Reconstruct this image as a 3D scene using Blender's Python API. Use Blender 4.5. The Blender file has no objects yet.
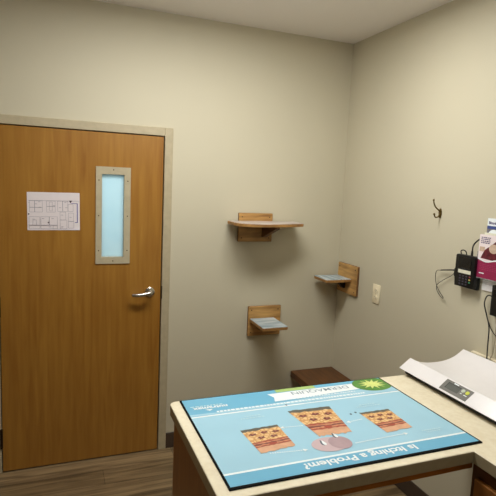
import bpy, bmesh, math, random
from mathutils import Vector, Matrix
random.seed(4)
C = bpy.context.scene.collection
PI = math.pi

# ------------------------------------------------------------------ helpers
def link(o):
    C.objects.link(o); return o

def tag(o, label=None, cat=None, group=None, kind=None):
    if label: o['label'] = label
    if cat: o['category'] = cat
    if group: o['group'] = group
    if kind: o['kind'] = kind
    return o

def thing(name, label, cat, loc=(0, 0, 0), rotz=0.0, group=None, kind=None):
    o = link(bpy.data.objects.new(name, None))
    o.empty_display_size = .05
    o.location = loc; o.rotation_euler = (0, 0, rotz)
    return tag(o, label, cat, group, kind)

def obj(name, bm, mats, parent=None, smooth=None, recalc=True):
    if recalc: bmesh.ops.recalc_face_normals(bm, faces=bm.faces)
    me = bpy.data.meshes.new(name)
    bm.to_mesh(me); bm.free()
    if not isinstance(mats, (list, tuple)): mats = [mats]
    for m in mats: me.materials.append(m)
    if smooth is not None:
        for p in me.polygons: p.use_smooth = True
        try: me.set_sharp_from_angle(angle=math.radians(smooth))
        except Exception: pass
    o = link(bpy.data.objects.new(name, me))
    if parent is not None: o.parent = parent
    return o

def struct(name, bm, mats, label=None, parent=None, smooth=None):
    o = obj(name, bm, mats, parent, smooth)
    if parent is None: tag(o, label, None, None, 'structure')
    return o

def NB(): return bmesh.new()

def box(bm, x0, x1, y0, y1, z0, z1, bev=0.0, seg=2, mi=0):
    t = bmesh.new()
    bmesh.ops.create_cube(t, size=1)
    for v in t.verts:
        v.co = Vector((x0 if v.co.x < 0 else x1, y0 if v.co.y < 0 else y1, z0 if v.co.z < 0 else z1))
    if bev > 0:
        bmesh.ops.bevel(t, geom=list(t.edges), offset=bev, segments=seg, profile=.5, affect='EDGES')
    bmesh.ops.recalc_face_normals(t, faces=t.faces)
    merge(bm, t, mi)

def merge(bm, t, mi=0, mat=None, keep=False):
    vs = {}
    for v in t.verts:
        vs[v] = bm.verts.new(mat @ v.co if mat else v.co)
    for f in t.faces:
        try:
            nf = bm.faces.new([vs[v] for v in f.verts])
            nf.material_index = f.material_index if keep else mi
        except ValueError: pass
    t.free()

def prism(bm, pts, z0, z1, bev=0.0, seg=2, mi=0, mat=None, top_mi=None):
    """outline in XY extruded in Z"""
    t = bmesh.new()
    a = [t.verts.new((p[0], p[1], z0)) for p in pts]
    b = [t.verts.new((p[0], p[1], z1)) for p in pts]
    n = len(pts)
    t.faces.new(a[::-1]); t.faces.new(b)
    for i in range(n): t.faces.new((a[i], a[(i+1) % n], b[(i+1) % n], b[i]))
    bmesh.ops.recalc_face_normals(t, faces=t.faces)
    if bev > 0:
        es = [e for e in t.edges if abs(e.verts[0].co.z - e.verts[1].co.z) < 1e-6]
        bmesh.ops.bevel(t, geom=es, offset=bev, segments=seg, profile=.5, affect='EDGES')
    merge(bm, t, mi, mat)

def sheet(bm, pts, mi=0):
    f = bm.faces.new([bm.verts.new(p) for p in pts]); f.material_index = mi
    return f

def cyl(bm, p0, p1, r0, r1=None, n=20, mi=0, caps=True):
    p0, p1 = Vector(p0), Vector(p1); r1 = r0 if r1 is None else r1
    d = (p1 - p0).normalized()
    u = d.orthogonal().normalized(); w = d.cross(u)
    A = [bm.verts.new(p0 + r0*(math.cos(2*PI*i/n)*u + math.sin(2*PI*i/n)*w)) for i in range(n)]
    B = [bm.verts.new(p1 + r1*(math.cos(2*PI*i/n)*u + math.sin(2*PI*i/n)*w)) for i in range(n)]
    fs = [bm.faces.new((A[i], A[(i+1) % n], B[(i+1) % n], B[i])) for i in range(n)]
    if caps: fs += [bm.faces.new(A[::-1]), bm.faces.new(B)]
    for f in fs: f.material_index = mi

def smooth_path(pts, k=6):
    P = [Vector(p) for p in pts]
    out = []
    for i in range(len(P)-1):
        a = P[i-1] if i else 2*P[0]-P[1]
        b, c = P[i], P[i+1]
        d = P[i+2] if i+2 < len(P) else 2*P[-1]-P[-2]
        for j in range(k):
            t = j/k
            out.append(.5*((2*b)+(c-a)*t+(2*a-5*b+4*c-d)*t*t+(3*b-a-3*c+d)*t**3))
    out.append(P[-1])
    return out

def tube(bm, pts, r, n=10, k=6, mi=0):
    """swept tube; r is a number or a function of 0..1"""
    P = smooth_path(pts, k); N = len(P)
    rf = r if callable(r) else (lambda t: r)
    T = [(P[min(i+1, N-1)]-P[max(i-1, 0)]).normalized() for i in range(N)]
    u = T[0].orthogonal().normalized(); rings = []
    for i in range(N):
        u = (u - T[i]*u.dot(T[i])).normalized(); w = T[i].cross(u); q = rf(i/(N-1))
        rings.append([bm.verts.new(P[i]+q*(math.cos(2*PI*j/n)*u+math.sin(2*PI*j/n)*w)) for j in range(n)])
    fs = []
    for a, b in zip(rings, rings[1:]):
        fs += [bm.faces.new((a[j], a[(j+1) % n], b[(j+1) % n], b[j])) for j in range(n)]
    fs += [bm.faces.new(rings[0][::-1]), bm.faces.new(rings[-1])]
    for f in fs: f.material_index = mi

def ball(bm, c, r, mi=0, sc=(1, 1, 1)):
    t = bmesh.new(); bmesh.ops.create_uvsphere(t, u_segments=16, v_segments=10, radius=r)
    merge(bm, t, mi, Matrix.Translation(c) @ Matrix.Diagonal((*sc, 1)))

def text_into(bm, s, mat, size, mi=0, bold=0.0, align='LEFT', width=None, shear=0.0):
    cu = bpy.data.curves.new('lettering', 'FONT')
    cu.body = s; cu.size = size; cu.offset = bold; cu.align_x = align; cu.align_y = 'BOTTOM_BASELINE'; cu.shear = shear
    cu.resolution_u = 3
    o = bpy.data.objects.new('lettering', cu); C.objects.link(o)
    bpy.context.view_layer.update()
    dg = bpy.context.evaluated_depsgraph_get()
    me = bpy.data.meshes.new_from_object(o.evaluated_get(dg))
    t = bmesh.new(); t.from_mesh(me)
    if width:
        xs = [v.co.x for v in t.verts]
        if xs:
            k = width/(max(xs)-min(xs)); x0 = min(xs) if align == 'LEFT' else 0
            for v in t.verts: v.co.x = (v.co.x-x0)*k
    for f in t.faces:
        if f.normal.z < 0: f.normal_flip()
    merge(bm, t, mi, mat)
    bpy.data.objects.remove(o); bpy.data.curves.remove(cu); bpy.data.meshes.remove(me)

# ------------------------------------------------------------------ materials
def new_mat(name):
    m = bpy.data.materials.new(name); m.use_nodes = True
    nt = m.node_tree
    return m, nt, nt.nodes['Principled BSDF']

def lin(c):
    return tuple(((x/255/12.92) if x/255 <= .04045 else ((x/255+.055)/1.055)**2.4) for x in c)

def plain(name, rgb, rough=.5, metal=0.0, spec=.5, var=0.06, scale=30):
    """flat colour with a faint procedural mottling"""
    m, nt, b = new_mat(name)
    c = lin(rgb)
    tc = nt.nodes.new('ShaderNodeTexCoord'); nz = nt.nodes.new('ShaderNodeTexNoise'); nz.inputs['Scale'].default_value = scale
    rp = nt.nodes.new('ShaderNodeValToRGB')
    rp.color_ramp.elements[0].position = .3; rp.color_ramp.elements[1].position = .7
    rp.color_ramp.elements[0].color = (*[x*(1-var) for x in c], 1); rp.color_ramp.elements[1].color = (*[min(1, x*(1+var)) for x in c], 1)
    nt.links.new(tc.outputs['Object'], nz.inputs['Vector']); nt.links.new(nz.outputs['Fac'], rp.inputs['Fac'])
    nt.links.new(rp.outputs['Color'], b.inputs['Base Color'])
    b.inputs['Roughness'].default_value = rough; b.inputs['Metallic'].default_value = metal
    b.inputs['Specular IOR Level'].default_value = spec
    return m

def wood(name, light, dark, grain='x', scale=6.0, stretch=14.0, rough=.45, knots=0.0, contrast=(.3, .75), detail=6):
    m, nt, b = new_mat(name); N = nt.nodes; L = nt.links
    tc = N.new('ShaderNodeTexCoord'); mp = N.new('ShaderNodeMapping')
    s = [scale*stretch]*3; s['xyz'.index(grain)] = scale
    mp.inputs['Scale'].default_value = s
    L.new(tc.outputs['Object'], mp.inputs['Vector'])
    n1 = N.new('ShaderNodeTexNoise'); n1.inputs['Scale'].default_value = 1; n1.inputs['Detail'].default_value = detail; n1.inputs['Distortion'].default_value = .6
    L.new(mp.outputs['Vector'], n1.inputs['Vector'])
    n2 = N.new('ShaderNodeTexNoise'); n2.inputs['Scale'].default_value = scale*.8; n2.inputs['Detail'].default_value = 2
    L.new(tc.outputs['Object'], n2.inputs['Vector'])
    mx = N.new('ShaderNodeMix'); mx.data_type = 'FLOAT'; mx.inputs['Factor'].default_value = .3 + knots*.4
    L.new(n1.outputs['Fac'], mx.inputs['A']); L.new(n2.outputs['Fac'], mx.inputs['B'])
    rp = N.new('ShaderNodeValToRGB')
    rp.color_ramp.elements[0].position, rp.color_ramp.elements[1].position = contrast
    rp.color_ramp.elements[0].color = (*lin(dark), 1); rp.color_ramp.elements[1].color = (*lin(light), 1)
    L.new(mx.outputs['Result'], rp.inputs['Fac']); L.new(rp.outputs['Color'], b.inputs['Base Color'])
    b.inputs['Roughness'].default_value = rough
    bp = N.new('ShaderNodeBump'); bp.inputs['Strength'].default_value = .05
    L.new(n1.outputs['Fac'], bp.inputs['Height']); L.new(bp.outputs['Normal'], b.inputs['Normal'])
    return m

def wall_paint(name, rgb, bump=.08):
    m, nt, b = new_mat(name); N = nt.nodes; L = nt.links
    c = lin(rgb)
    tc = N.new('ShaderNodeTexCoord'); nz = N.new('ShaderNodeTexNoise'); nz.inputs['Scale'].default_value = 1.2
    L.new(tc.outputs['Object'], nz.inputs['Vector'])
    rp = N.new('ShaderNodeValToRGB')
    rp.color_ramp.elements[0].color = (*[x*.97 for x in c], 1); rp.color_ramp.elements[1].color = (*[x*1.03 for x in c], 1)
    L.new(nz.outputs['Fac'], rp.inputs['Fac']); L.new(rp.outputs['Color'], b.inputs['Base Color'])
    n2 = N.new('ShaderNodeTexNoise'); n2.inputs['Scale'].default_value = 260; n2.inputs['Detail'].default_value = 2
    L.new(tc.outputs['Object'], n2.inputs['Vector'])
    bp = N.new('ShaderNodeBump'); bp.inputs['Strength'].default_value = bump; bp.inputs['Distance'].default_value = .002
    L.new(n2.outputs['Fac'], bp.inputs['Height']); L.new(bp.outputs['Normal'], b.inputs['Normal'])
    b.inputs['Roughness'].default_value = .6; b.inputs['Specular IOR Level'].default_value = .3
    return m

def floor_mat():
    m, nt, b = new_mat('vinyl_plank_floor'); N = nt.nodes; L = nt.links
    tc = N.new('ShaderNodeTexCoord')
    br = N.new('ShaderNodeTexBrick'); br.inputs['Scale'].default_value = 1
    br.inputs['Brick Width'].default_value = 1.2; br.inputs['Row Height'].default_value = .15; br.inputs['Mortar Size'].default_value = .0012
    br.offset = .37
    br.inputs['Color1'].default_value = (*lin((158, 134, 98)), 1); br.inputs['Color2'].default_value = (*lin((130, 108, 76)), 1); br.inputs['Mortar'].default_value = (*lin((70, 56, 42)), 1)
    L.new(tc.outputs['Object'], br.inputs['Vector'])
    mp = N.new('ShaderNodeMapping'); mp.inputs['Scale'].default_value = (2.2, 34, 1)
    L.new(tc.outputs['Object'], mp.inputs['Vector'])
    nz = N.new('ShaderNodeTexNoise'); nz.inputs['Scale'].default_value = 1; nz.inputs['Detail'].default_value = 7; nz.inputs['Distortion'].default_value = .9
    L.new(mp.outputs['Vector'], nz.inputs['Vector'])
    rp = N.new('ShaderNodeValToRGB')
    rp.color_ramp.elements[0].position = .36; rp.color_ramp.elements[1].position = .66
    rp.color_ramp.elements[0].color = (.30, .27, .25, 1); rp.color_ramp.elements[1].color = (1, 1, 1, 1)
    L.new(nz.outputs['Fac'], rp.inputs['Fac'])
    mx = N.new('ShaderNodeMix'); mx.data_type = 'RGBA'; mx.blend_type = 'MULTIPLY'; mx.inputs['Factor'].default_value = .8
    L.new(br.outputs['Color'], mx.inputs['A']); L.new(rp.outputs['Color'], mx.inputs['B'])
    L.new(mx.outputs['Result'], b.inputs['Base Color'])
    b.inputs['Roughness'].default_value = .42
    return m

def laminate(name, rgb):
    m, nt, b = new_mat(name); N = nt.nodes; L = nt.links
    c = lin(rgb)
    tc = N.new('ShaderNodeTexCoord')
    n1 = N.new('ShaderNodeTexNoise'); n1.inputs['Scale'].default_value = 55; n1.inputs['Detail'].default_value = 5
    n2 = N.new('ShaderNodeTexNoise'); n2.inputs['Scale'].default_value = 9; n2.inputs['Detail'].default_value = 3
    for n in (n1, n2): L.new(tc.outputs['Object'], n.inputs['Vector'])
    mx = N.new('ShaderNodeMix'); mx.data_type = 'FLOAT'; mx.inputs['Factor'].default_value = .45
    L.new(n1.outputs['Fac'], mx.inputs['A']); L.new(n2.outputs['Fac'], mx.inputs['B'])
    rp = N.new('ShaderNodeValToRGB')
    rp.color_ramp.elements[0].position = .35; rp.color_ramp.elements[1].position = .62
    rp.color_ramp.elements[0].color = (c[0]*.9, c[1]*.87, c[2]*.82, 1); rp.color_ramp.elements[1].color = (*c, 1)
    L.new(mx.outputs['Result'], rp.inputs['Fac']); L.new(rp.outputs['Color'], b.inputs['Base Color'])
    b.inputs['Roughness'].default_value = .35
    return m

def vinyl_deck(name, a, bcol, axis='x'):
    """weathered blue-grey plank-look covering: stripes across the board"""
    m, nt, b = new_mat(name); N = nt.nodes; L = nt.links
    tc = N.new('ShaderNodeTexCoord'); mp = N.new('ShaderNodeMapping')
    mp.inputs['Scale'].default_value = (6, 55, 1) if axis == 'x' else (55, 6, 1)
    L.new(tc.outputs['Object'], mp.inputs['Vector'])
    n1 = N.new('ShaderNodeTexNoise'); n1.inputs['Scale'].default_value = 1; n1.inputs['Detail'].default_value = 4
    L.new(mp.outputs['Vector'], n1.inputs['Vector'])
    rp = N.new('ShaderNodeValToRGB')
    rp.color_ramp.elements[0].position = .38; rp.color_ramp.elements[1].position = .66
    rp.color_ramp.elements[0].color = (*lin(a), 1); rp.color_ramp.elements[1].color = (*lin(bcol), 1)
    L.new(n1.outputs['Fac'], rp.inputs['Fac']); L.new(rp.outputs['Color'], b.inputs['Base Color'])
    b.inputs['Roughness'].default_value = .4
    return m

def frosted(name):
    m, nt, b = new_mat(name); N = nt.nodes; L = nt.links
    nt.nodes.remove(b); out = N['Material Output']
    tr = N.new('ShaderNodeBsdfTranslucent'); tr.inputs['Color'].default_value = (.80, .93, .96, 1)
    di = N.new('ShaderNodeBsdfDiffuse'); di.inputs['Color'].default_value = (.62, .74, .78, 1)
    gl = N.new('ShaderNodeBsdfGlossy'); gl.inputs['Roughness'].default_value = .12
    m1 = N.new('ShaderNodeMixShader'); m1.inputs[0].default_value = .25
    m2 = N.new('ShaderNodeMixShader'); m2.inputs[0].default_value = .06
    tc = N.new('ShaderNodeTexCoord'); nz = N.new('ShaderNodeTexNoise'); nz.inputs['Scale'].default_value = 9
    rp = N.new('ShaderNodeValToRGB'); rp.color_ramp.elements[0].color = (.72, .88, .93, 1); rp.color_ramp.elements[1].color = (.86, .96, .97, 1)
    L.new(tc.outputs['Object'], nz.inputs['Vector']); L.new(nz.outputs['Fac'], rp.inputs['Fac']); L.new(rp.outputs['Color'], tr.inputs['Color'])
    L.new(tr.outputs[0], m1.inputs[1]); L.new(di.outputs[0], m1.inputs[2])
    L.new(m1.outputs[0], m2.inputs[1]); L.new(gl.outputs[0], m2.inputs[2])
    L.new(m2.outputs[0], out.inputs['Surface'])
    return m

def skin_cells(name):
    m, nt, b = new_mat(name); N = nt.nodes; L = nt.links
    tc = N.new('ShaderNodeTexCoord')
    vo = N.new('ShaderNodeTexVoronoi'); vo.feature = 'DISTANCE_TO_EDGE'; vo.inputs['Scale'].default_value = 62
    L.new(tc.outputs['Object'], vo.inputs['Vector'])
    rp = N.new('ShaderNodeValToRGB')
    e = rp.color_ramp.elements
    e[0].position = .03; e[0].color = (*lin((206, 150, 92)), 1); e[1].position = .22; e[1].color = (*lin((236, 200, 146)), 1)
    L.new(vo.outputs['Distance'], rp.inputs['Fac']); L.new(rp.outputs['Color'], b.inputs['Base Color'])
    b.inputs['Roughness'].default_value = .35
    return m

def acrylic(name):
    m, nt, b = new_mat(name)
    b.inputs['Base Color'].default_value = (.93, .95, .95, 1)
    b.inputs['Transmission Weight'].default_value = .75
    b.inputs['Roughness'].default_value = .12; b.inputs['IOR'].default_value = 1.2
    return m

M = {}
M['wall'] = wall_paint('painted_drywall_greige', (204, 196, 172))
M['walldark'] = wall_paint('unseen_wall_darkened', (150, 138, 118))  # unseen walls toned darker to cut bounced light
M['ceil'] = wall_paint('ceiling_paint', (242, 237, 234), .15)
M['floor'] = floor_mat()
M['corridor'] = wall_paint('corridor_paint', (225, 232, 232))
M['base'] = plain('vinyl_baseboard_brown', (72, 57, 46), .5)
M['jamb'] = plain('door_frame_putty_enamel', (184, 171, 142), .4)
M['gap'] = plain('dark_seam', (22, 17, 13), .8)
M['door'] = wood('honey_birch_veneer', (172, 124, 50), (143, 93, 30), 'z', 2.2, 16, .4, contrast=(.28, .72))
M['kit'] = plain('vision_frame_putty_steel', (186, 174, 146), .38)
M['frost'] = frosted('frosted_glass')
M['chrome'] = plain('satin_chrome', (205, 202, 196), .22, 1.0, var=.02)
M['bronze'] = plain('dark_bronze_hinge', (58, 44, 32), .4, .7)
M['paper'] = plain('office_paper', (232, 222, 224), .75, var=.015)
M['ink'] = plain('grey_printed_line', (146, 140, 154), .8)
M['inkdark'] = plain('dark_printed_mark', (60, 40, 56), .8)
M['inkblue'] = plain('blue_violet_route_line', (96, 92, 160), .8)
M['pine'] = wood('knotty_pine_stained', (222, 174, 104), (112, 70, 30), 'x', 5, 9, .5, knots=.6, contrast=(.32, .68))
M['pinedge'] = wood('burnt_pine_edge', (150, 106, 56), (70, 44, 20), 'x', 6, 8, .55, knots=.5)
M['pineboard'] = wood('pine_board_edge', (206, 154, 84), (92, 56, 26), 'x', 6, 8, .55, knots=.8)
M['deck'] = vinyl_deck('blue_grey_plank_vinyl', (132, 156, 168), (214, 220, 220))
M['decktop'] = vinyl_deck('plank_vinyl_sheen', (170, 156, 148), (214, 202, 194))  # pale tone stands in for grazing reflection on the blue-grey vinyl
M['bench'] = wood('dark_walnut_stained', (118, 74, 34), (70, 40, 16), 'y', 5, 10, .45)
M['lam'] = laminate('cream_speckled_laminate', (240, 230, 204))
M['lamedge'] = laminate('laminate_edge_shaded', (158, 145, 116))  # same laminate, darkened to paint the shade on the counter edges
M['cab'] = wood('maple_cabinet_veneer', (164, 106, 44), (128, 78, 28), 'z', 3, 12, .42)
M['apron'] = wood('maple_apron_lit', (206, 136, 62), (164, 102, 42), 'x', 3, 12, .42)  # maple lightened, putting the light on the apron into its colour
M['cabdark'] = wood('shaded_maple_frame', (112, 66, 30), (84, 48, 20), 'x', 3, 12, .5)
M['toe'] = plain('toe_kick_black', (34, 28, 24), .7)
M['rubber'] = plain('black_rubber_mat', (10, 10, 11), .8, spec=.15)
M['mat'] = plain('printed_pale_blue', (164, 209, 229), .3, var=.03, scale=5)
M['band'] = plain('printed_sky_blue', (112, 182, 214), .3, var=.03, scale=5)
M['white'] = plain('printed_white', (240, 246, 248), .32, var=.01)
M['softwhite'] = plain('printed_soft_white', (196, 226, 236), .32, var=.01)
M['olive'] = plain('printed_olive_green', (172, 200, 120), .32)
M['green'] = plain('printed_leaf_green', (86, 142, 62), .32, var=.2, scale=40)
M['lime'] = plain('printed_lime_yellow', (222, 232, 140), .32)
M['greytext'] = plain('printed_grey_lettering', (132, 150, 166), .32)
M['hair'] = plain('printed_skin_surface_dark', (96, 92, 82), .35)
M['cells'] = skin_cells('printed_skin_cells')
M['maroon'] = plain('printed_dark_cell', (126, 66, 62), .35)
M['red'] = plain('printed_red_vein', (168, 78, 62), .35)
M['rust'] = plain('printed_rust_layer', (202, 138, 106), .35, var=.25, scale=90)
M['peach'] = plain('printed_peach_layer', (218, 168, 134), .35, var=.1, scale=40)
M['pink'] = plain('printed_pink_blob', (206, 182, 186), .35, var=.04)
M['pinkdark'] = plain('printed_mauve_blob', (180, 154, 160), .35)
M['slate'] = plain('printed_slate_shadow', (88, 98, 112), .35)
M['scale'] = plain('white_scale_plastic', (240, 236, 236), .32, var=.01)
M['scalebase'] = plain('scale_base_shadow_black', (20, 20, 20), .6)  # base colour also stands in for the shadow under the tray
M['panel'] = plain('grey_display_panel', (112, 110, 104), .45)
M['lcd'] = plain('lcd_olive_grey', (98, 100, 96), .25)
M['lcdedge'] = plain('lcd_dark_recess', (40, 40, 40), .4)
M['btngrey'] = plain('pale_grey_button', (190, 196, 180), .4)
M['btnlime'] = plain('lime_button', (206, 212, 72), .4)
M['black'] = plain('black_plastic', (11, 11, 12), .38)
M['black2'] = plain('black_gloss_screen', (20, 22, 23), .22)
M['key'] = plain('grey_violet_key', (74, 70, 86), .5)
M['keyg'] = plain('green_key', (52, 140, 96), .5)
M['keyy'] = plain('yellow_key', (196, 176, 84), .5)
M['keyr'] = plain('red_key', (150, 66, 70), .5)
M['label'] = plain('white_label_strip', (226, 224, 204), .5)
M['cable'] = plain('black_cable', (22, 20, 20), .5)
M['brass'] = plain('aged_brass', (118, 100, 58), .3, .9)
M['ivory'] = plain('ivory_plastic', (244, 231, 198), .35, var=.01)
M['slot'] = plain('outlet_slot_dark', (70, 58, 40), .6)
M['magenta'] = plain('brochure_crimson', (148, 40, 78), .35, var=.03)
M['magenta2'] = plain('brochure_crimson_light', (178, 62, 102), .35)
M['wine'] = plain('brochure_dark_wine_photo', (98, 34, 44), .35, var=.4, scale=60)
M['blush'] = plain('brochure_pale_pink', (242, 228, 228), .4, var=.03)
M['sand'] = plain('brochure_sand_patch', (206, 180, 158), .4, var=.15, scale=60)
M['navy'] = plain('brochure_navy_band', (64, 80, 138), .4, var=.1)
M['photo'] = plain('brochure_grey_photo', (120, 116, 124), .4, var=.4, scale=50)
M['violet'] = plain('violet_lettering', (84, 66, 110), .5)
M['acr'] = acrylic('clear_acrylic')

# ------------------------------------------------------------------ room shell
H = 2.7364
RX0, RY0 = -3.15, -4.0                       # left wall / wall behind the camera
XL, XR, HD = -2.2011, -1.2871, 2.0186        # door slab edges and height

bm = NB(); box(bm, RX0-.1, .1, RY0-.1, 1.7, -.08, 0); struct('floor', bm, M['floor'], 'greyish brown wood-look vinyl plank floor')
bm = NB(); box(bm, RX0-.1, .1, RY0-.1, .12, H, H+.08); struct('ceiling', bm, M['ceil'], 'plain grey painted ceiling')
bm = NB()
box(bm, RX0-.1, XL-.03, 0, .12, 0, H); box(bm, XR+.03, .1, 0, .12, 0, H); box(bm, XL-.03, XR+.03, 0, .12, HD+.03, H)
struct('wall_back', bm, M['wall'], 'greige painted wall with the door and two wooden shelves')
bm = NB(); box(bm, 0, .1, RY0-.1, 0, 0, H); struct('wall_right', bm, M['wall'], 'greige painted wall with hook, outlet and card reader')
bm = NB(); box(bm, RX0-.1, RX0, RY0-.1, 0, 0, H); struct('wall_left', bm, M['walldark'], 'unseen wall left of the camera, darkened to cut bounced light')
bm = NB(); box(bm, RX0, 0, RY0-.1, RY0, 0, H); struct('wall_front', bm, M['walldark'], 'unseen wall behind the camera, darkened to cut bounced light')
# the corridor beyond the door
bm = NB()
box(bm, RX0-.1, .1, 1.6, 1.7, 0, 2.6); box(bm, RX0-.2, RX0-.1, .12, 1.7, 0, 2.6); box(bm, .1, .2, .12, 1.7, 0, 2.6); box(bm, RX0-.1, .1, .12, 1.7, 2.6, 2.68)
struct('wall_corridor', bm, M['corridor'], 'pale corridor walls beyond the frosted door glass')

# baseboards
def baseboard(name, x0, x1, y0, y1, label):
    bm = NB(); box(bm, x0, x1, y0, y1, 0, .106, .002, 1); struct(name, bm, M['base'], label)
FW = .054
baseboard('baseboard_back', XR+FW, 0, -.008, 0, 'dark brown vinyl baseboard right of the door')
baseboard('baseboard_left', RX0, XL-FW, -.008, 0, 'dark brown vinyl baseboard left of the door')
baseboard('baseboard_right', -.008, 0, -1.89, -.008, 'dark brown vinyl baseboard under the counter')

# door frame (hollow metal), in one mitred piece
bm = NB()
yo, yi = -.014, .10
for x0, x1 in ((XL-FW, XL-.004), (XR+.004, XR+FW)):
    box(bm, x0, x1, yo, 0, 0, HD+FW, .003, 2)
    box(bm, x0+(.0 if x0 > -1.5 else .024), x1-(.024 if x0 > -1.5 else 0), 0, yi, 0, HD+FW)
box(bm, XL-.004, XR+.004, yo, 0, HD+.004, HD+FW, .003, 2)
box(bm, XL-.004, XR+.004, 0, yi, HD+.004, HD+.028)
# stop behind the slab
box(bm, XL-.004, XL+.012, .045, .07, 0, HD+.004, mi=1); box(bm, XR-.012, XR+.004, .045, .07, 0, HD+.004, mi=1); box(bm, XL-.004, XR+.004, .045, .07, HD-.012, HD+.004, mi=1)
tr = struct('trim_1', bm, [M['jamb'], M['gap']], 'putty-coloured metal door frame around the wooden door')
# dark strike / latch cut-out
bm = NB(); box(bm, XR+.0015, XR+.0075, -.0155, -.013, 1.016, 1.098, .001, 1)
obj('strike_plate', bm, M['bronze'], tr)

# door
door = thing('door_1', 'honey birch door with narrow frosted window and lever handle', 'door', (XL, 0, 0), 0, None, 'structure')
DWd = XR-XL
wx0, wx1, wz0, wz1 = .549, .682, 1.281, 1.780        # glass opening, local
bm = NB()
Y0, Y1 = -.008, .036
for a in ((.002, wx0, .008, HD-.002), (wx1, DWd-.003, .008, HD-.002), (wx0, wx1, .008, wz0), (wx0, wx1, wz1, HD-.002)):
    box(bm, a[0], a[1], Y0, Y1, a[2], a[3])
obj('door_slab', bm, M['door'], door)
# vision frame
bm = NB()
fx0, fx1, fz0, fz1 = .517, .717, 1.244, 1.821
fy = Y0-.006
for a in ((fx0, wx0+.002, fz0, fz1), (wx1-.002, fx1, fz0, fz1), (wx0+.002, wx1-.002, fz0, wz0+.002), (wx0+.002, wx1-.002, wz1-.002, fz1)):
    box(bm, a[0], a[1], fy, Y0, a[2], a[3])
for a in ((wx0, wx0+.003), (wx1-.003, wx1)):
    box(bm, a[0], a[1], Y0, .012, wz0, wz1)
box(bm, wx0, wx1, Y0, .012, wz0, wz0+.003); box(bm, wx0, wx1, Y0, .012, wz1-.003, wz1)
vf = obj('window_frame', bm, M['kit'], door)
for sx, sz in [(fx0+.017, fz0+.08), (fx0+.017, fz1-.08), (fx1-.017, fz0+.08), (fx1-.017, fz1-.08), (fx0+.017, (fz0+fz1)/2), (fx1-.017, (fz0+fz1)/2), ((fx0+fx1)/2, fz0+.017), ((fx0+fx1)/2, fz1-.017)]:
    bm = NB(); cyl(bm, (sx, fy-.0012, sz), (sx, fy+.001, sz), .0035, n=12); obj('screw', bm, M['bronze'], vf)
bm = NB(); box(bm, wx0, wx1, .012, .018, wz0, wz1); obj('glass_pane', bm, M['frost'], door)
# lever handle
hx, hz = -1.357-XL, 1.063
bm = NB(); cyl(bm, (hx, Y0, hz), (hx, Y0-.010, hz), .030, .029, 32); cyl(bm, (hx, Y0-.010, hz), (hx, Y0-.014, hz), .029, .024, 32)
hd = obj('door_handle', bm, M['chrome'], door, 40)
bm = NB(); cyl(bm, (hx, Y0-.014, hz), (hx, Y0-.05, hz), .011, n=20)
tube(bm, [(hx, Y0-.047, hz), (hx-.012, Y0-.056, hz), (hx-.045, Y0-.058, hz-.006), (hx-.085, Y0-.056, hz-.010), (hx-.108, Y0-.046, hz-.011)], lambda t: .0135-.003*t, 14)
ball(bm, (hx-.108, Y0-.046, hz-.011), .0105)
ball(bm, (hx, Y0-.048, hz), .0115)
obj('lever', bm, M['chrome'], hd, 50)
for z in (.215, 1.005, 1.80):
    bm = NB(); cyl(bm, (-.004, -.016, z-.057), (-.004, -.016, z+.057), .0065, n=14)
    cyl(bm, (-.004, -.016, z-.061), (-.004, -.016, z-.057), .0045, n=14); cyl(bm, (-.004, -.016, z+.057), (-.004, -.016, z+.061), .0045, n=14)
    box(bm, -.012, .004, -.014, -.0085, z-.057, z+.057)
    obj('hinge', bm, M['bronze'], door, 40)

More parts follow.
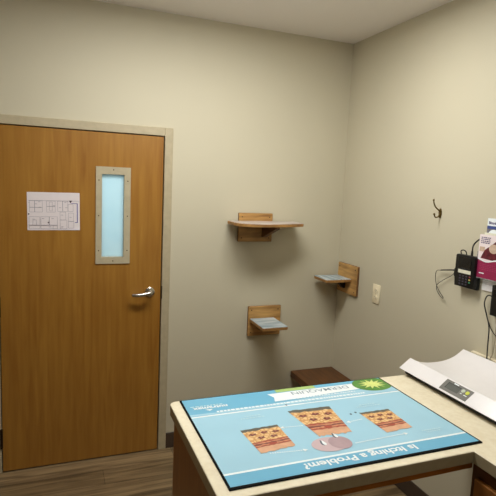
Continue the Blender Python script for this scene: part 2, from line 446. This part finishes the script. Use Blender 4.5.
# ------------------------------------------------------------------ floor plan sheet on the door
def floor_plan():
    t = thing('floor_plan_sheet', 'white sheet printed with a floor plan, fixed flat on the wooden door', 'paper', (-2.053, Y0-.0008, 1.4425), 0)
    t.rotation_euler = (0, math.radians(-.6), 0)
    W, Hh = .281, .216
    bm = NB()
    n = 10; rows = []
    def yy(u, v): return -.0006-.004*max(0, (v < .12)*(.12-v)/.12)*(u > .5)*(u-.5)
    for j in range(n+1):
        rows.append([bm.verts.new((W*i/n, yy(i/n, j/n), Hh*j/n)) for i in range(n+1)])
    for j in range(n):
        for i in range(n): bm.faces.new((rows[j][i], rows[j][i+1], rows[j+1][i+1], rows[j+1][i]))
    def rect(x0, z0, x1, z1, mi=1):
        y = -.0036 if z0 < .03 else -.0012
        sheet(bm, [(x0, y, z0), (x1, y, z0), (x1, y, z1), (x0, y, z1)], mi)
    def room(x0, z0, x1, z1, w=.0012):
        rect(x0, z0, x1, z0+w); rect(x0, z1-w, x1, z1); rect(x0, z0, x0+w, z1); rect(x1-w, z0, x1, z1)
    s = .281/371.0                              # the sheet is 371 units wide in the close-up
    def q(x, y): return ((x-52)*s, (355-y)*s*1.06*.98)
    def R_(x0, y0, x1, y1, f=room):
        a = q(x0, y1); b = q(x1, y0); f(a[0], a[1], b[0], b[1])
    R_(62, 140, 420, 142, rect)
    R_(62, 155, 70, 157, rect)
    for a in [(68, 142, 104, 190), (104, 142, 158, 190), (68, 190, 104, 224), (104, 190, 158, 224), (186, 142, 248, 182), (186, 182, 248, 224), (205, 150, 228, 215), (264, 142, 300, 218), (300, 142, 338, 218), (338, 165, 376, 218),
              (64, 256, 140, 318), (145, 256, 205, 318), (205, 256, 262, 318), (90, 280, 115, 318), (64, 318, 140, 344), (145, 318, 262, 344), (280, 222, 322, 280), (340, 228, 378, 290), (280, 280, 330, 345), (340, 290, 380, 340), (230, 318, 262, 344)]:
        R_(*a)
    for (x, y) in [(96, 275), (112, 165), (238, 176), (228, 270), (296, 244), (356, 260), (320, 152), (326, 190), (282, 190), (160, 270), (208, 330), (296, 330), (137, 150), (140, 188)]:
        a = q(x, y); rect(a[0]-.006, a[1]-.001, a[0]+.006, a[1]+.001)
    for (x, y) in [(62, 238), (198, 300)]:
        a = q(x, y); rect(a[0]-.0035, a[1]-.0035, a[0]+.0035, a[1]+.0035, 2)
    # route line with its arrow
    for a in [(360, 157, 404, 161), (402, 157, 408, 298), (388, 296, 408, 301)]:
        p0 = q(a[0], a[3]); p1 = q(a[2], a[1]); rect(p0[0], p0[1], p1[0], p1[1], 3)
    a, b, c = q(346, 138), q(368, 138), q(357, 158)
    sheet(bm, [(a[0], -.0013, a[1]), (c[0], -.0013, c[1]), (b[0], -.0013, b[1])], 2)
    obj('printed_sheet', bm, [M['paper'], M['ink'], M['inkdark'], M['inkblue']], t, recalc=False)
floor_plan()

# ------------------------------------------------------------------ cat shelves
def plate(t, cx, z0, z1, w=.24):
    bm = NB(); box(bm, cx-w/2, cx+w/2, -.02, 0, z0, z1, .0025, 1)
    bm.normal_update()
    for v in bm.faces:
        if abs(v.normal.y) < .5: v.material_index = 1
    p = obj('wall_plate', bm, [M['pine'], M['pinedge']], t)
    for sx in (-1, 1):
        for sz in (z0+.025, z1-.025):
            bm = NB(); cyl(bm, (cx+sx*(w/2-.022), -.0215, sz), (cx+sx*(w/2-.022), -.0195, sz), .004, n=10); obj('screw', bm, M['bronze'], p)

def shelf(label, loc, rotz, outline, z, plate_rect, brace, deckmat, metal=False):
    t = thing('wall_shelf', label, 'shelf', loc, rotz, None)
    cx, p0, p1 = plate_rect
    plate(t, cx, p0, p1)
    bm = NB(); prism(bm, outline, z-.021, z-.0025, .002, 1)
    obj('board', bm, M['pineboard'], t)
    cxo = sum(p[0] for p in outline)/len(outline); cyo = sum(p[1] for p in outline)/len(outline)
    ins = [(cxo+(p[0]-cxo)*.985, cyo+(p[1]-cyo)*.985) for p in outline]
    bm = NB(); prism(bm, ins, z-.0025, z+.0005)
    obj('deck_covering', bm, deckmat, t)
    bx, bd, bh, bw = brace
    bm = NB()
    Rm = Matrix(((0, 0, 1, 0), (1, 0, 0, 0), (0, 1, 0, 0), (0, 0, 0, 1)))      # (y,z) outline, extruded along x
    prism(bm, [(-.02, z-.021), (-bd, z-.021), (-bd, z-.033), (-.034, z-.021-bh), (-.02, z-.021-bh)], bx-bw/2, bx+bw/2, mat=Rm)
    obj('bracket', bm, M['black'] if metal else M['bench'], t)
    return t
# large one, rounded, on the back wall: local origin at the plate centre on the wall
ox = -.667
out1 = [(-.865, -.02), (-.868, -.155), (-.855, -.205), (-.83, -.240), (-.79, -.262), (-.74, -.270), (-.68, -.268), (-.62, -.258), (-.56, -.242), (-.48, -.212), (-.405, -.182), (-.388, -.165), (-.384, -.14), (-.384, -.02)]
shelf('large wooden shelf with rounded front and pale sheen-toned top, highest on the back wall', (ox, 0, 0), 0,
      [(x-ox, y) for x, y in out1], 1.517, (0, 1.379, 1.568), (.06, .24, .085, .03), M['decktop'])
ox = -.57
shelf('small blue-topped wooden step shelf, lowest on the back wall', (ox, 0, 0), 0,
      [(-.680-ox, -.02), (-.680-ox, -.248), (-.674-ox, -.254), (-.508-ox, -.254), (-.502-ox, -.248), (-.502-ox, -.02)], .853, (0, .731, .936), (-.02, .12, .06, .04), M['deck'])
oy = -.151
shelf('small blue-topped wooden step shelf on the right wall beside the outlet', (0, oy, 0), -PI/2,
      [(-.118, -.02), (-.118, -.208), (-.112, -.214), (.052, -.214), (.058, -.208), (.058, -.02)], 1.143, (0, 1.034, 1.237), (-.035, .07, .055, .035), M['deck'], True)

# corner bench
t = thing('corner_bench', 'low dark brown wooden bench in the corner behind the counter', 'bench', (-.17, -.17, 0))
bm = NB(); box(bm, -.17, .165, -.22, .165, .405, .448, .003, 2); obj('seat_slab', bm, M['bench'], t)
for sx in (-.085, .105):
    for sy in (-.185, .105):
        bm = NB(); box(bm, sx, sx+.035, sy, sy+.035, 0, .405, .003, 1); obj('leg', bm, M['bench'], t)

# ------------------------------------------------------------------ counter
ZC = .9166; TH = .042
CX0, CY0, CY1, IX, CYE = -1.507, -1.286, -1.916, -.626, -3.9
def arc(cx, cy, r, a0, a1, n=7): return [(cx+r*math.cos(math.radians(a0+(a1-a0)*i/n)), cy+r*math.sin(math.radians(a0+(a1-a0)*i/n))) for i in range(n+1)]
outl = [(-.001, CY0), (-.001, CYE), (IX, CYE), (IX, CY1)] + arc(CX0+.03, CY1+.03, .03, 270, 180) + arc(CX0+.025, CY0-.025, .025, 180, 90)
ct = thing('countertop', 'cream speckled laminate L-shaped countertop', 'countertop', (0, 0, ZC-TH))
bm = NB(); prism(bm, outl, 0, TH, .002, 1)
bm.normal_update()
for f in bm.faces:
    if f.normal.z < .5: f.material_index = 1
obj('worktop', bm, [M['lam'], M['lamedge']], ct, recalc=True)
bm = NB(); box(bm, -.021, -.001, CYE, CY0, ZC, ZC+.083, .003, 2)
tag(obj('backsplash', bm, M['lam']), 'low cream laminate backsplash strip along the wall behind the scale', 'backsplash')

ap = thing('counter_support', 'brown wooden apron and end panel carrying the free end of the counter', 'counter support', (-1.476, -1.6, 0))
bm = NB(); box(bm, -.011, .011, -.290, .306, 0, ZC-TH, .002, 1); obj('end_panel', bm, M['cab'], ap)
bm = NB(); box(bm, .011, .878, -.291, -.274, ZC-TH-.036, ZC-TH, .002, 1); obj('apron', bm, M['apron'], ap)
bm = NB(); box(bm, .011, 1.472, .290, .306, ZC-TH-.05, ZC-TH, .002, 1); obj('back_rail', bm, M['apron'], ap)

cb = thing('base_cabinet', 'brown maple base cabinet under the right-hand counter run', 'cabinet', (0, -2.9, 0))
FXc = -.600
def cy(y): return y+2.9
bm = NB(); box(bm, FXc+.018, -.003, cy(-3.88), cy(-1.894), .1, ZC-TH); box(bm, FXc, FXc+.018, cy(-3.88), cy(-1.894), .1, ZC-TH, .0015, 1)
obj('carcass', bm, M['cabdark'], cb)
bm = NB(); box(bm, FXc+.06, FXc+.075, cy(-3.88), cy(-1.9), 0, .1); obj('toe_kick', bm, M['toe'], cb)
def cab_door(y1, y0):
    bm = NB(); box(bm, FXc-.019, FXc-.0005, cy(y0), cy(y1), .13, .822, .003, 2)
    dd = obj('door', bm, M['cab'], cb)
    bm = NB(); yk = cy(y0)+.05
    tube(bm, [(FXc-.019, yk, .66), (FXc-.045, yk, .665), (FXc-.045, yk, .755), (FXc-.019, yk, .76)], .005, 10)
    obj('handle', bm, M['chrome'], dd, 50)
for k in range(4):
    cab_door(-1.922-.49*k, -1.922-.49*k-.47)

# ------------------------------------------------------------------ printed counter mat
PX, PY = -.559, -1.296                       # world corner; local axes are turned half a circle, as the mat is read from the far side
mt = thing('counter_mat', 'blue veterinary advertising mat about itching lying on the counter', 'mat', (PX, PY, ZC), PI)
W, HH, TM = .905, .581, .005
bm = NB(); box(bm, -.004, W+.004, -.003, HH+.006, 0, TM, .001, 1); obj('rubber_base', bm, M['rubber'], mt)
pm = [M['mat'], M['band'], M['white'], M['softwhite'], M['olive'], M['green'], M['lime'], M['greytext'], M['hair'], M['cells'], M['maroon'], M['red'], M['rust'], M['peach'], M['pink'], M['pinkdark'], M['slate']]
MAT, BAND, WHT, SOFT, OLV, GRN, LIM, GTX, HAR, CEL, MRN, RED, RST, PCH, PNK, PKD, SLT = range(17)
bm = NB()
def lay(pts, mi, lift=1):
    z = TM+.0003*lift
    f = sheet(bm, [(p[0], p[1], z) for p in pts], mi)
    f.normal_update()
    if f.normal.z < 0: f.normal_flip()
def rect(u0, v0, u1, v1, mi, lift=1): lay([(u0, v0), (u1, v0), (u1, v1), (u0, v1)], mi, lift)
def ell(cx, cy_, a, b, mi, lift=1, n=20, clip=None):
    pts = [(cx+a*math.cos(2*PI*i/n), cy_+b*math.sin(2*PI*i/n)) for i in range(n)]
    if clip: pts = [(min(max(p[0], clip[0]), clip[2]), min(max(p[1], clip[1]), clip[3])) for p in pts]
    lay(pts, mi, lift)
B0 = .004
rect(B0, B0, W-.002, HH-.003, MAT, 1)
rect(B0, B0, W-.002, .146, BAND, 2); rect(B0, .146, W-.002, .155, WHT, 2)
rect(B0, .513, W-.002, .522, WHT, 2); rect(B0, .522, W-.002, HH-.003, BAND, 2)
# paler sweep inside the lower band
lay([(B0, .10), (.20, .094), (.52, .118), (.80, .132), (W-.002, .128), (W-.002, .143), (B0, .143)], MAT, 2.5)
def T3(u, v, lift=4): return Matrix.Translation((u, v, TM+.0003*lift))
text_into(bm, 'Is Itching a Problem?', T3(.243, .5335), .041, WHT, .0011, width=.415)
# banner with the product word
rect(.335, B0, .515, .03, OLV, 3)
lay([(.150, .030), (.56, .036), (.545, .07), (.556, .106), (.15, .088)], WHT, 3)
text_into(bm, 'DERMAQUIN', T3(.195, .043), .037, GTX, .0002, width=.265)
# strap lines (too small to be read in the picture: broken white dashes)
def dashes(u0, u1, v, h, mi=WHT, lift=4, w=(.006, .016), slope=0.0):
    u = u0
    while u < u1:
        l = random.uniform(*w); e = min(u+l, u1)
        rect(u, v+slope*(u-u0), e, v+h+slope*(u-u0), mi, lift); u = e+.0035
dashes(.16, .80, .122, .011)
dashes(.19, .53, .100, .006)
text_into(bm, 'nutramax', T3(.745, .078), .030, WHT, .0009, width=.135)
lay([(.806, .101), (.838, .101), (.822, .114)], WHT, 4)
dashes(.76, .885, .066, .006, SOFT)
# green plant badge, cut by the edges of the sheet
cl = (B0, B0, W, .2)
ell(.075, .058, .092, .066, GRN, 4, 36, cl); 
star = []
for i in range(24):
    a = 2*PI*i/24+.1; r = 1.0 if i % 2 == 0 else .48
    star.append((max(B0, .075+.066*r*math.cos(a)), max(B0, .058+.048*r*math.sin(a))))
lay(star, LIM, 5)
# three blocks of skin
def skin(a, b, c, d, seed):
    rnd = random.Random(seed)
    A, B, Cc, D = [Vector(p) for p in (a, b, c, d)]
    def P(s, t_): return tuple((A*(1-s)+B*s)*(1-t_)+(D*(1-s)+Cc*s)*t_)
    def strip(t0, t1, mi, lift, wob=.0, n=14):
        lo = [P(i/n, t0+wob*rnd.uniform(-1, 1)) for i in range(n+1)]; hi = [P(i/n, t1+wob*rnd.uniform(-1, 1)) for i in range(n+1)]
        lay(lo+hi[::-1], mi, lift)
    def blob(s, t_, rs, rt, mi, lift):
        lay([P(min(1, max(0, s+rs*(1 if i % 2 else .7)*math.cos(2*PI*i/10))), t_+rt*(1 if i % 2 else .6)*math.sin(2*PI*i/10)) for i in range(10)], mi, lift)
    strip(0, .15, HAR, 2, .012); strip(.10, .62, CEL, 3, .022); strip(.58, .82, RST, 4, .03); strip(.76, 1, PCH, 4.5, .022)
    for s, t_ in ((.2, .26), (.52, .24), (.82, .28), (.34, .43), (.68, .45)):
        blob(s, t_, .12, .06, MRN, 5); blob(s, t_, .03, .015, RST, 5.5)
    for k in range(3):
        t0 = .58+.085*k
        strip(t0, t0+.04, RED if k != 1 else MRN, 5, .014)
    blob(.5, .74, .14, .07, RED, 6)
skin((.289, .281), (.158, .283), (.165, .431), (.280, .441), 1)
skin((.546, .193), (.370, .199), (.396, .402), (.523, .397), 2)
skin((.767, .285), (.626, .279), (.627, .428), (.754, .441), 3)
# pink blob with two white drops
ell(.513, .452, .066, .044, PNK, 5, 26); ell(.475, .452, .040, .040, PKD, 5.5, 22)
def drop(cx, cy_, w, h, mi, lift, off=0.0):
    pts = []
    for i in range(20):                                    # teardrop outline
        a_ = 2*PI*i/20; k = (1+math.sin(a_))/2
        pts.append((cx+off+w*math.cos(a_)*k**.75, cy_-h*.5+h*k))
    lay(pts, mi, lift)
for cx, cy_, w, h in ((.531, .437, .0105, .036), (.468, .405, .0095, .034)):
    drop(cx, cy_, w, h, SLT, 6.2, .004); drop(cx, cy_+.001, w*.85, h*.9, WHT, 6.8, -.001)
# captions, dotted leaders and arrowheads
for u0, u1, v in ((.645, .735, .205), (.655, .715, .19), (.352, .452, .146), (.165, .270, .236), (.18, .25, .222), (.07, .150, .462), (.08, .14, .474)):
    dashes(u0, u1, v, .0055, SOFT, 4, (.004, .012))
def dotted(u0, v0, u1, v1, arrow):
    n = int(math.hypot(u1-u0, v1-v0)/.0075)
    for i in range(n+1):
        f = i/max(1, n); ell(u0+(u1-u0)*f, v0+(v1-v0)*f, .0026, .0032, WHT, 4, 8)
    ax, ay = (u1, v1) if arrow > 0 else (u0, v0); dx = .016*(1 if u1 > u0 else -1)*arrow
    lay([(ax, ay-.008), (ax, ay+.008), (ax+dx, ay)], WHT, 4)
dotted(.545, .312, .612, .306, 1); dotted(.725, .448, .615, .461, 1); dotted(.31, .328, .362, .334, 1); dotted(.425, .470, .225, .464, 1)
for u, v in ((.527, .146), (.325, .282), (.30, .275)):
    ell(u, v, .0045, .0055, SLT, 4, 8)
obj('printed_face', bm, pm, mt, recalc=False)

# ------------------------------------------------------------------ scale
def pet_scale():
    y0, y1 = -1.268, -1.935
    t = thing('tray_scale', 'white digital pet scale with curved tray on the counter by the wall', 'scale', (-.24, (y0+y1)/2, ZC))
    hy = (y0-y1)/2
    prof = smooth_path([(-.366, .9865), (-.335, .9715), (-.30, .9605), (-.24, .9545), (-.165, .957), (-.105, .973), (-.052, 1.004)], 5)
    top = [(p[0], p[1]) for p in [(q.x, q.y) for q in [Vector((a[0], a[1], 0)) for a in prof]]]
    outer = [(-.424, .9435), (-.4265, .9455), (-.425, .9475), (-.369, .9875)]
    under = [(-.046, 1.002), (-.047, .992), (-.10, .960), (-.165, .946), (-.24, .9435), (-.31, .946), (-.37, .946), (-.412, .9385)]
    pts = outer + top + under
    bm = NB()
    Rm = Matrix(((1, 0, 0, .24), (0, 0, 1, 0), (0, 1, 0, -ZC), (0, 0, 0, 1)))   # (x,z) outline, extruded along y
    prism(bm, pts, -hy, hy, .0025, 2, mat=Rm)
    obj('tray', bm, M['scale'], t, 35)
    bm = NB()
    box(bm, -.402+.24, -.075+.24, -hy+.015, hy-.012, .004, .025, .003, 1)  # brought out near the lip so its black fills the shadow gap
    for sy in (-hy+.08, hy-.06):
        for sx in (-.33+.24, -.12+.24): cyl(bm, (sx, sy, 0), (sx, sy, .014), .018, n=16)
    obj('base', bm, M['scalebase'], t, 40)
    # display panel lying on the sloped front face
    n = Vector((-.043, 0, .057)).normalized(); d = Vector((.057, 0, .043)).normalized(); ev = Vector((0, 1, 0))
    org = Vector((-.4245+.24, -(y0+y1)/2, .947-ZC))
    def on(y, s, h): return org + ev*y + d*s + n*h
    def plateq(bm, ya, yb, sa, sb, h0, h1, mi=0):
        vs = [bm.verts.new(on(y, s, h)) for h in (h0, h1) for y, s in ((ya, sa), (yb, sa), (yb, sb), (ya, sb))]
        for f in ((3, 2, 1, 0), (4, 5, 6, 7), (0, 1, 5, 4), (1, 2, 6, 5), (2, 3, 7, 6), (3, 0, 4, 7)):
            bm.faces.new([vs[i] for i in f]).material_index = mi
    bm = NB(); plateq(bm, -1.518, -1.661, .006, .061, -.002, .0012); dp = obj('display_panel', bm, M['panel'], t)
    bm = NB(); plateq(bm, -1.537, -1.606, .0195, .051, .0012, .0016, 0); plateq(bm, -1.541, -1.606, .0195, .047, .0016, .0019, 1)
    obj('screen', bm, [M['lcdedge'], M['lcd']], dp)
    for y, m in ((-1.621, 'btngrey'), (-1.6425, 'btnlime')):
        bm = NB(); cyl(bm, on(y, .043, .001), on(y, .043, .003), .0088, .0082, 20); obj('button', bm, M[m], dp)
    for ya, yb, sa, sb in ((-1.562, -1.586, .0535, .0585), (-1.615, -1.624, .0275, .030), (-1.634, -1.650, .0265, .0295)):
        bm = NB(); plateq(bm, ya, yb, sa, sb, .0012, .0015); obj('lettering', bm, M['white'], dp)
pet_scale()

# ------------------------------------------------------------------ right-wall items (local x runs toward the camera, local -y leaves the wall)
def W_(name, label, cat, y, z): return thing(name, label, cat, (0, y, z), -PI/2)

# outlet
t = W_('wall_outlet', 'ivory electrical outlet plate on the right wall near the corner shelf', 'outlet', -.474, 1.100)
bm = NB(); box(bm, -.037, .037, -.006, 0, -.061, .061, .003, 2); obj('cover_plate', bm, M['ivory'], t, 40)
for s in (-1, 1):
    bm = NB(); prism(bm, arc(0, 0, .017, 0, 360, 24)[:-1], -.0085, -.006, mat=Matrix.Translation((0, 0, s*.021)) @ Matrix(((1, 0, 0, 0), (0, 0, 1, 0), (0, .86, 0, 0), (0, 0, 0, 1))))
    rc = obj('receptacle', bm, M['ivory'], t)
    bm = NB()
    box(bm, -.0075, -.0055, -.0089, -.0084, s*.021-.002, s*.021+.007); box(bm, .0055, .0075, -.0089, -.0084, s*.021-.002, s*.021+.006); box(bm, -.002, .002, -.0089, -.0084, s*.021-.010, s*.021-.006)
    obj('slot', bm, M['slot'], rc)
bm = NB(); cyl(bm, (0, -.0075, 0), (0, -.0055, 0), .003, n=12); obj('screw', bm, M['brass'], t)

# coat hook
t = W_('coat_hook', 'brass double coat hook high on the right wall', 'hook', -.972, 1.648)
bm = NB(); prism(bm, [(.011*math.cos(2*PI*i/20), .026*math.sin(2*PI*i/20)) for i in range(20)], -.005, 0, .0015, 2, mat=Matrix(((1, 0, 0, 0), (0, 0, 1, 0), (0, 1, 0, 0), (0, 0, 0, 1))))
obj('back_plate', bm, M['brass'], t, 40)
bm = NB(); tube(bm, [(0, -.004, .008), (0, -.016, .018), (0, -.034, .030), (0, -.048, .048), (0, -.053, .068)], lambda a: .0042-.0012*a, 10); ball(bm, (0, -.053, .069), .0055)
obj('upper_arm', bm, M['brass'], t, 60)
bm = NB(); tube(bm, [(0, -.004, -.008), (0, -.018, -.020), (0, -.034, -.020), (0, -.042, -.006)], .0036, 10); ball(bm, (0, -.042, -.005), .006)
obj('lower_arm', bm, M['brass'], t, 60)

# card terminal
t = W_('card_terminal', 'black card payment terminal with keypad hanging on the right wall', 'card reader', -1.2195, 1.378)
bm = NB()
box(bm, -.050, .060, -.020, 0, -.082, .055, .004, 2)
obj('wall_bracket', bm, M['black'], t, 40)
bm = NB(); prism(bm, [(-.056, -.075), (.058, -.075), (.063, -.06), (.063, .078), (.056, .083), (-.054, .083), (-.060, .078), (-.060, .012), (-.066, .005), (-.066, -.028), (-.060, -.034)], .020, .048, .004, 2, mat=Matrix(((1, 0, 0, 0), (0, 0, -1, 0), (0, 1, 0, 0), (0, 0, 0, 1))))
body = obj('body', bm, M['black'], t, 40)
bm = NB(); box(bm, -.036, .044, -.0505, -.047, .018, .074, .002, 1); obj('screen', bm, M['black2'], t)
bm = NB(); box(bm, -.036, .043, -.0495, -.047, -.007, .010); obj('label_strip', bm, M['label'], t)
for r in range(4):
    for c in range(4):
        if r == 3 and c == 3: continue
        mname = 'key'
        if c == 3: mname = ('keyr', 'keyy', 'keyg')[r] if r < 3 else 'key'
        bm = NB(); x = -.022+.0205*c; z = -.020-.0135*r
        box(bm, x-.005, x+.005, -.0498, -.047, z-.0032, z+.0032, .001, 1); obj('key', bm, M[mname], t)
bm = NB(); tube(bm, [(-.045, -.03, .081), (-.044, -.035, .098), (-.028, -.036, .104), (-.012, -.035, .098), (-.010, -.03, .081)], .0028, 8); obj('stylus_loop', bm, M['cable'], t, 60)

# stylus lead: looped thin wire from the terminal
t = W_('stylus_cord', 'thin black wire looping out left of the card terminal', 'cord', -1.2195, 1.378)
Y = 1.2195
def wp(y, z, o=.02): return (-y-Y, -o, z-1.378)
bm = NB(); tube(bm, [wp(-1.155, 1.374, .035), wp(-1.12, 1.370, .03), wp(-1.07, 1.361, .024), wp(-1.033, 1.354, .018)], lambda a: .0042-.0012*a, 10); obj('stylus', bm, M['cable'], t, 60)
bm = NB(); tube(bm, [wp(-1.033, 1.354, 0.018), wp(-1.007, 1.346, 0.021), wp(-1.001, 1.319, 0.021), wp(-1.012, 1.275, 0.021), wp(-1.044, 1.237, 0.021), wp(-1.069, 1.216, 0.021), wp(-1.056, 1.209, 0.015), wp(-1.022, 1.232, 0.015), wp(-1.010, 1.255, 0.015), wp(-1.016, 1.276, 0.015), wp(-1.065, 1.312, 0.015), wp(-1.105, 1.336, 0.015), wp(-1.127, 1.354, 0.018)], .0016, 8); obj('wire', bm, M['cable'], t, 60)

# cable from the top of the terminal going up behind the brochures
t = W_('power_cord', 'black cord rising from the card terminal behind the brochures', 'cord', -1.24, 1.46)
def pc(y, z, o=.02): return (-y-1.24, -o, z-1.46)
bm = NB(); cyl(bm, pc(-1.247, 1.458, .035), pc(-1.246, 1.487, .035), .006, .0045, 12); obj('plug', bm, M['cable'], t, 40)
bm = NB(); tube(bm, [pc(-1.246, 1.485, .035), pc(-1.245, 1.512, .030), pc(-1.258, 1.535, .022), pc(-1.285, 1.552, .015), pc(-1.33, 1.54, .012), pc(-1.36, 1.48, .012)], .0035, 10); obj('cable', bm, M['cable'], t, 60)

# brochure holder with two brochures
BY = -1.347
t = W_('brochure_holder', 'white-backed clear brochure holder mounted on the right wall', 'brochure holder', BY, 1.44)
bm = NB(); box(bm, -.050, .085, -.006, -.001, -.135, .16, .001, 1); obj('back_panel', bm, M['scale'], t)
bm = NB(); box(bm, -.067, .085, -.0355, -.006, -.076, -.0735); box(bm, -.0685, -.0665, -.0355, -.006, -.0735, .05); box(bm, .0825, .085, -.0355, -.006, -.0735, .05)
obj('pocket', bm, M['acr'], t)
b1 = W_('crimson_brochure', 'crimson and pale pink brochure standing in the front of the wall holder', 'brochure', BY, 1.44)
bm = NB()
x0, x1 = -.066, .080; z0, z1 = -.073, .131; fy_ = -.0325
box(bm, x0, x1, fy_, -.027, z0, z1, 0, 1, 0)
def br(xa, za, xb, zb, mi, l=1): sheet(bm, [(xa, fy_-.0003*l, za), (xb, fy_-.0003*l, za), (xb, fy_-.0003*l, zb), (xa, fy_-.0003*l, zb)], mi)
bl, MG, WN, SD, WT, VI, MG2 = range(7)
# lower crimson field with a wavy top
pts = [(x0, z0), (x1, z0)] + [(x1-(x1-x0)*i/12, .010+.007*math.sin(i*.55+.4)) for i in range(13)]
sheet(bm, [(p[0], fy_-.0004, p[1]) for p in pts], MG)
pts = [(x1-(x1-x0)*i/12, .010+.007*math.sin(i*.55+.4)) for i in range(13)] + [(x0+(x1-x0)*i/12, .016+.007*math.sin((12-i)*.55+.4)) for i in range(13)]
sheet(bm, [(p[0], fy_-.0006, p[1]) for p in pts], WT)
# dark photo at the right, sand patch at the left
pts = [(-.050, .020), (x1, .012), (x1, .108), (.045, .118), (.005, .085), (-.030, .060)]
sheet(bm, [(p[0], fy_-.0003, p[1]) for p in pts], WN)
br(-.060, .052, -.030, .074, SD, 1)
pts = [(.02+.026*math.cos(2*PI*i/16), .07+.022*math.sin(2*PI*i/16)) for i in range(16)]
sheet(bm, [(p[0], fy_-.0006, p[1]) for p in pts], SD)
rb = random.Random(7)
for zz in (.118, .110, .101, .093):                       # heading, too fine to read
    u = -.055
    while u < -.004:
        l = rb.uniform(.006, .013); br(u, zz-.0022, min(u+l, 0), zz+.0022, VI, 2); u += l+.003
for zz in (-.008, -.016, -.024, -.032):
    u = -.050
    while u < .04:
        l = rb.uniform(.006, .016); br(u, zz-.0015, u+l, zz+.0015, MG2, 3); u += l+.003
for u, l in ((-.050, .008), (-.041, .006), (-.034, .005), (-.028, .006)): br(u, -.053, u+l, -.0475, WT, 3)
obj('printed_cover', bm, [M['blush'], M['magenta'], M['wine'], M['sand'], M['white'], M['violet'], M['magenta2']], b1, recalc=False)

b2 = W_('blue_brochure', 'white and navy brochure standing tallest, behind the crimson one', 'brochure', BY, 1.44)
bm = NB(); x0, x1 = -.043, .066; z0, z1 = -.070, .209; fy_ = -.018
box(bm, x0, x1, fy_, -.013, z0, z1, 0, 1, 0)
br(x0, .126, x1, .174, 1, 1)
br(x0, .126, x1, .160, 3, 2)
pts = [(-.02+.035*math.cos(PI*i/12)+.02, .128+.03*math.sin(PI*i/12)) for i in range(13)]
sheet(bm, [(p[0], fy_-.0009, p[1]) for p in pts], 0)
text_into(bm, 'Blood', Matrix.Translation((-.036, fy_-.0006, .182)) @ Matrix.Rotation(PI/2, 4, 'X'), .018, 2, .0006)
obj('printed_cover', bm, [M['white'], M['navy'], M['violet'], M['photo']], b2, recalc=False)
b3 = W_('pale_leaflet', 'pale off-white leaflet between the crimson and the navy brochures', 'brochure', BY, 1.44)
bm = NB(); box(bm, -.048, .075, -.0252, -.021, -.072, .141, .0005, 1); obj('leaflet_pages', bm, M['label'], b3)

# black adapter box below the brochures, with its cord running down behind the scale
t = W_('adapter_box', 'black box mounted low on the right wall under the brochures', 'adapter', -1.425, 1.275)
bm = NB(); box(bm, -.045, .045, -.032, 0, -.071, .071, .004, 2); obj('housing', bm, M['black'], t, 40)
bm = NB(); box(bm, -.035, .035, -.034, -.030, .02, .055, .002, 1); obj('faceplate', bm, M['black2'], t)
t = W_('hanging_cord', 'black cord hanging from the black box down behind the scale', 'cord', -1.37, 1.2)
def ac(y, z, o=.02): return (-y-1.37, -o, z-1.2)
bm = NB(); tube(bm, [ac(-1.3785, 1.287, .02), ac(-1.362, 1.292, .02), ac(-1.345, 1.283, .02), ac(-1.336, 1.25, .02), ac(-1.345, 1.22, .02), ac(-1.359, 1.19, .02), ac(-1.378, 1.14, .021), ac(-1.384, 1.06, .024), ac(-1.390, .985, .027), ac(-1.392, .935, .028)], .003, 10); obj('cable', bm, M['cable'], t, 60)
bm = NB(); tube(bm, [ac(-1.372, 1.165, .019), ac(-1.39, 1.135, .018), ac(-1.42, 1.11, .014), ac(-1.46, 1.10, .012)], .002, 8); obj('side_wire', bm, M['cable'], t, 60)
t = W_('grey_wire', 'thin grey wire running straight down beside the black cord', 'cord', -1.405, 1.1)
bm = NB(); tube(bm, [(0, -.006, .06), (.001, -.008, 0), (.002, -.012, -.07), (.003, -.026, -.098), (.003, -.026, -.165)], .0022, 8); obj('wire', bm, plain('grey_wire_sheath', (168, 156, 132), .5), t, 60)

# ------------------------------------------------------------------ lights
def area(name, loc, size, power, color, rot=(0, 0, 0), spread=PI):
    l = bpy.data.lights.new(name, 'AREA'); l.shape = 'RECTANGLE'; l.size, l.size_y = size; l.energy = power; l.color = color; l.spread = spread
    o = link(bpy.data.objects.new(name, l)); o.location = loc; o.rotation_euler = rot
    return o
WARM = (.965, .965, .93)
area('ceiling_light_main', (-1.0, -1.06, H-.03), (.8, .28), 23, WARM)
area('ceiling_light_near_door', (-1.66, -.97, H-.03), (.4, .4), 8.5, WARM)
area('rear_fill_light', (-1.0, -2.7, H-.03), (.6, 1.2), 8.5, WARM)  # added rear fill, no known fixture here
pl = bpy.data.lights.new('ceiling_fill_point', 'POINT'); pl.energy = 5; pl.color = WARM; pl.shadow_soft_size = .1  # unseen point lamp added to brighten the ceiling
po = link(bpy.data.objects.new('ceiling_fill_point', pl)); po.location = (-1.2, -1.05, 2.54)
area('corridor_light', (-1.6, .85, 2.58), (1.6, .6), 33, (.80, .93, 1.0))

w = bpy.data.worlds.new('room_world'); bpy.context.scene.world = w; w.use_nodes = True
w.node_tree.nodes['Background'].inputs[0].default_value = (.02, .02, .02, 1)

# ------------------------------------------------------------------ camera
cam = bpy.data.cameras.new('camera'); co = link(bpy.data.objects.new('camera', cam))
r = Vector((.932066, -.359531, .044619)); u = Vector((.00435, .134256, .990937)); b = Vector((-.362263, -.923425, .126699))
co.matrix_world = Matrix(((r.x, u.x, b.x, -1.9152), (r.y, u.y, b.y, -3.0797), (r.z, u.z, b.z, 1.7564), (0, 0, 0, 1)))
cam.sensor_width = 36; cam.lens = 36*499.752/496; cam.clip_start = .02
bpy.context.scene.camera = co
bpy.context.scene.view_settings.view_transform = 'Standard'
bpy.context.scene.view_settings.look = 'None'
bpy.context.scene.view_settings.exposure = 0
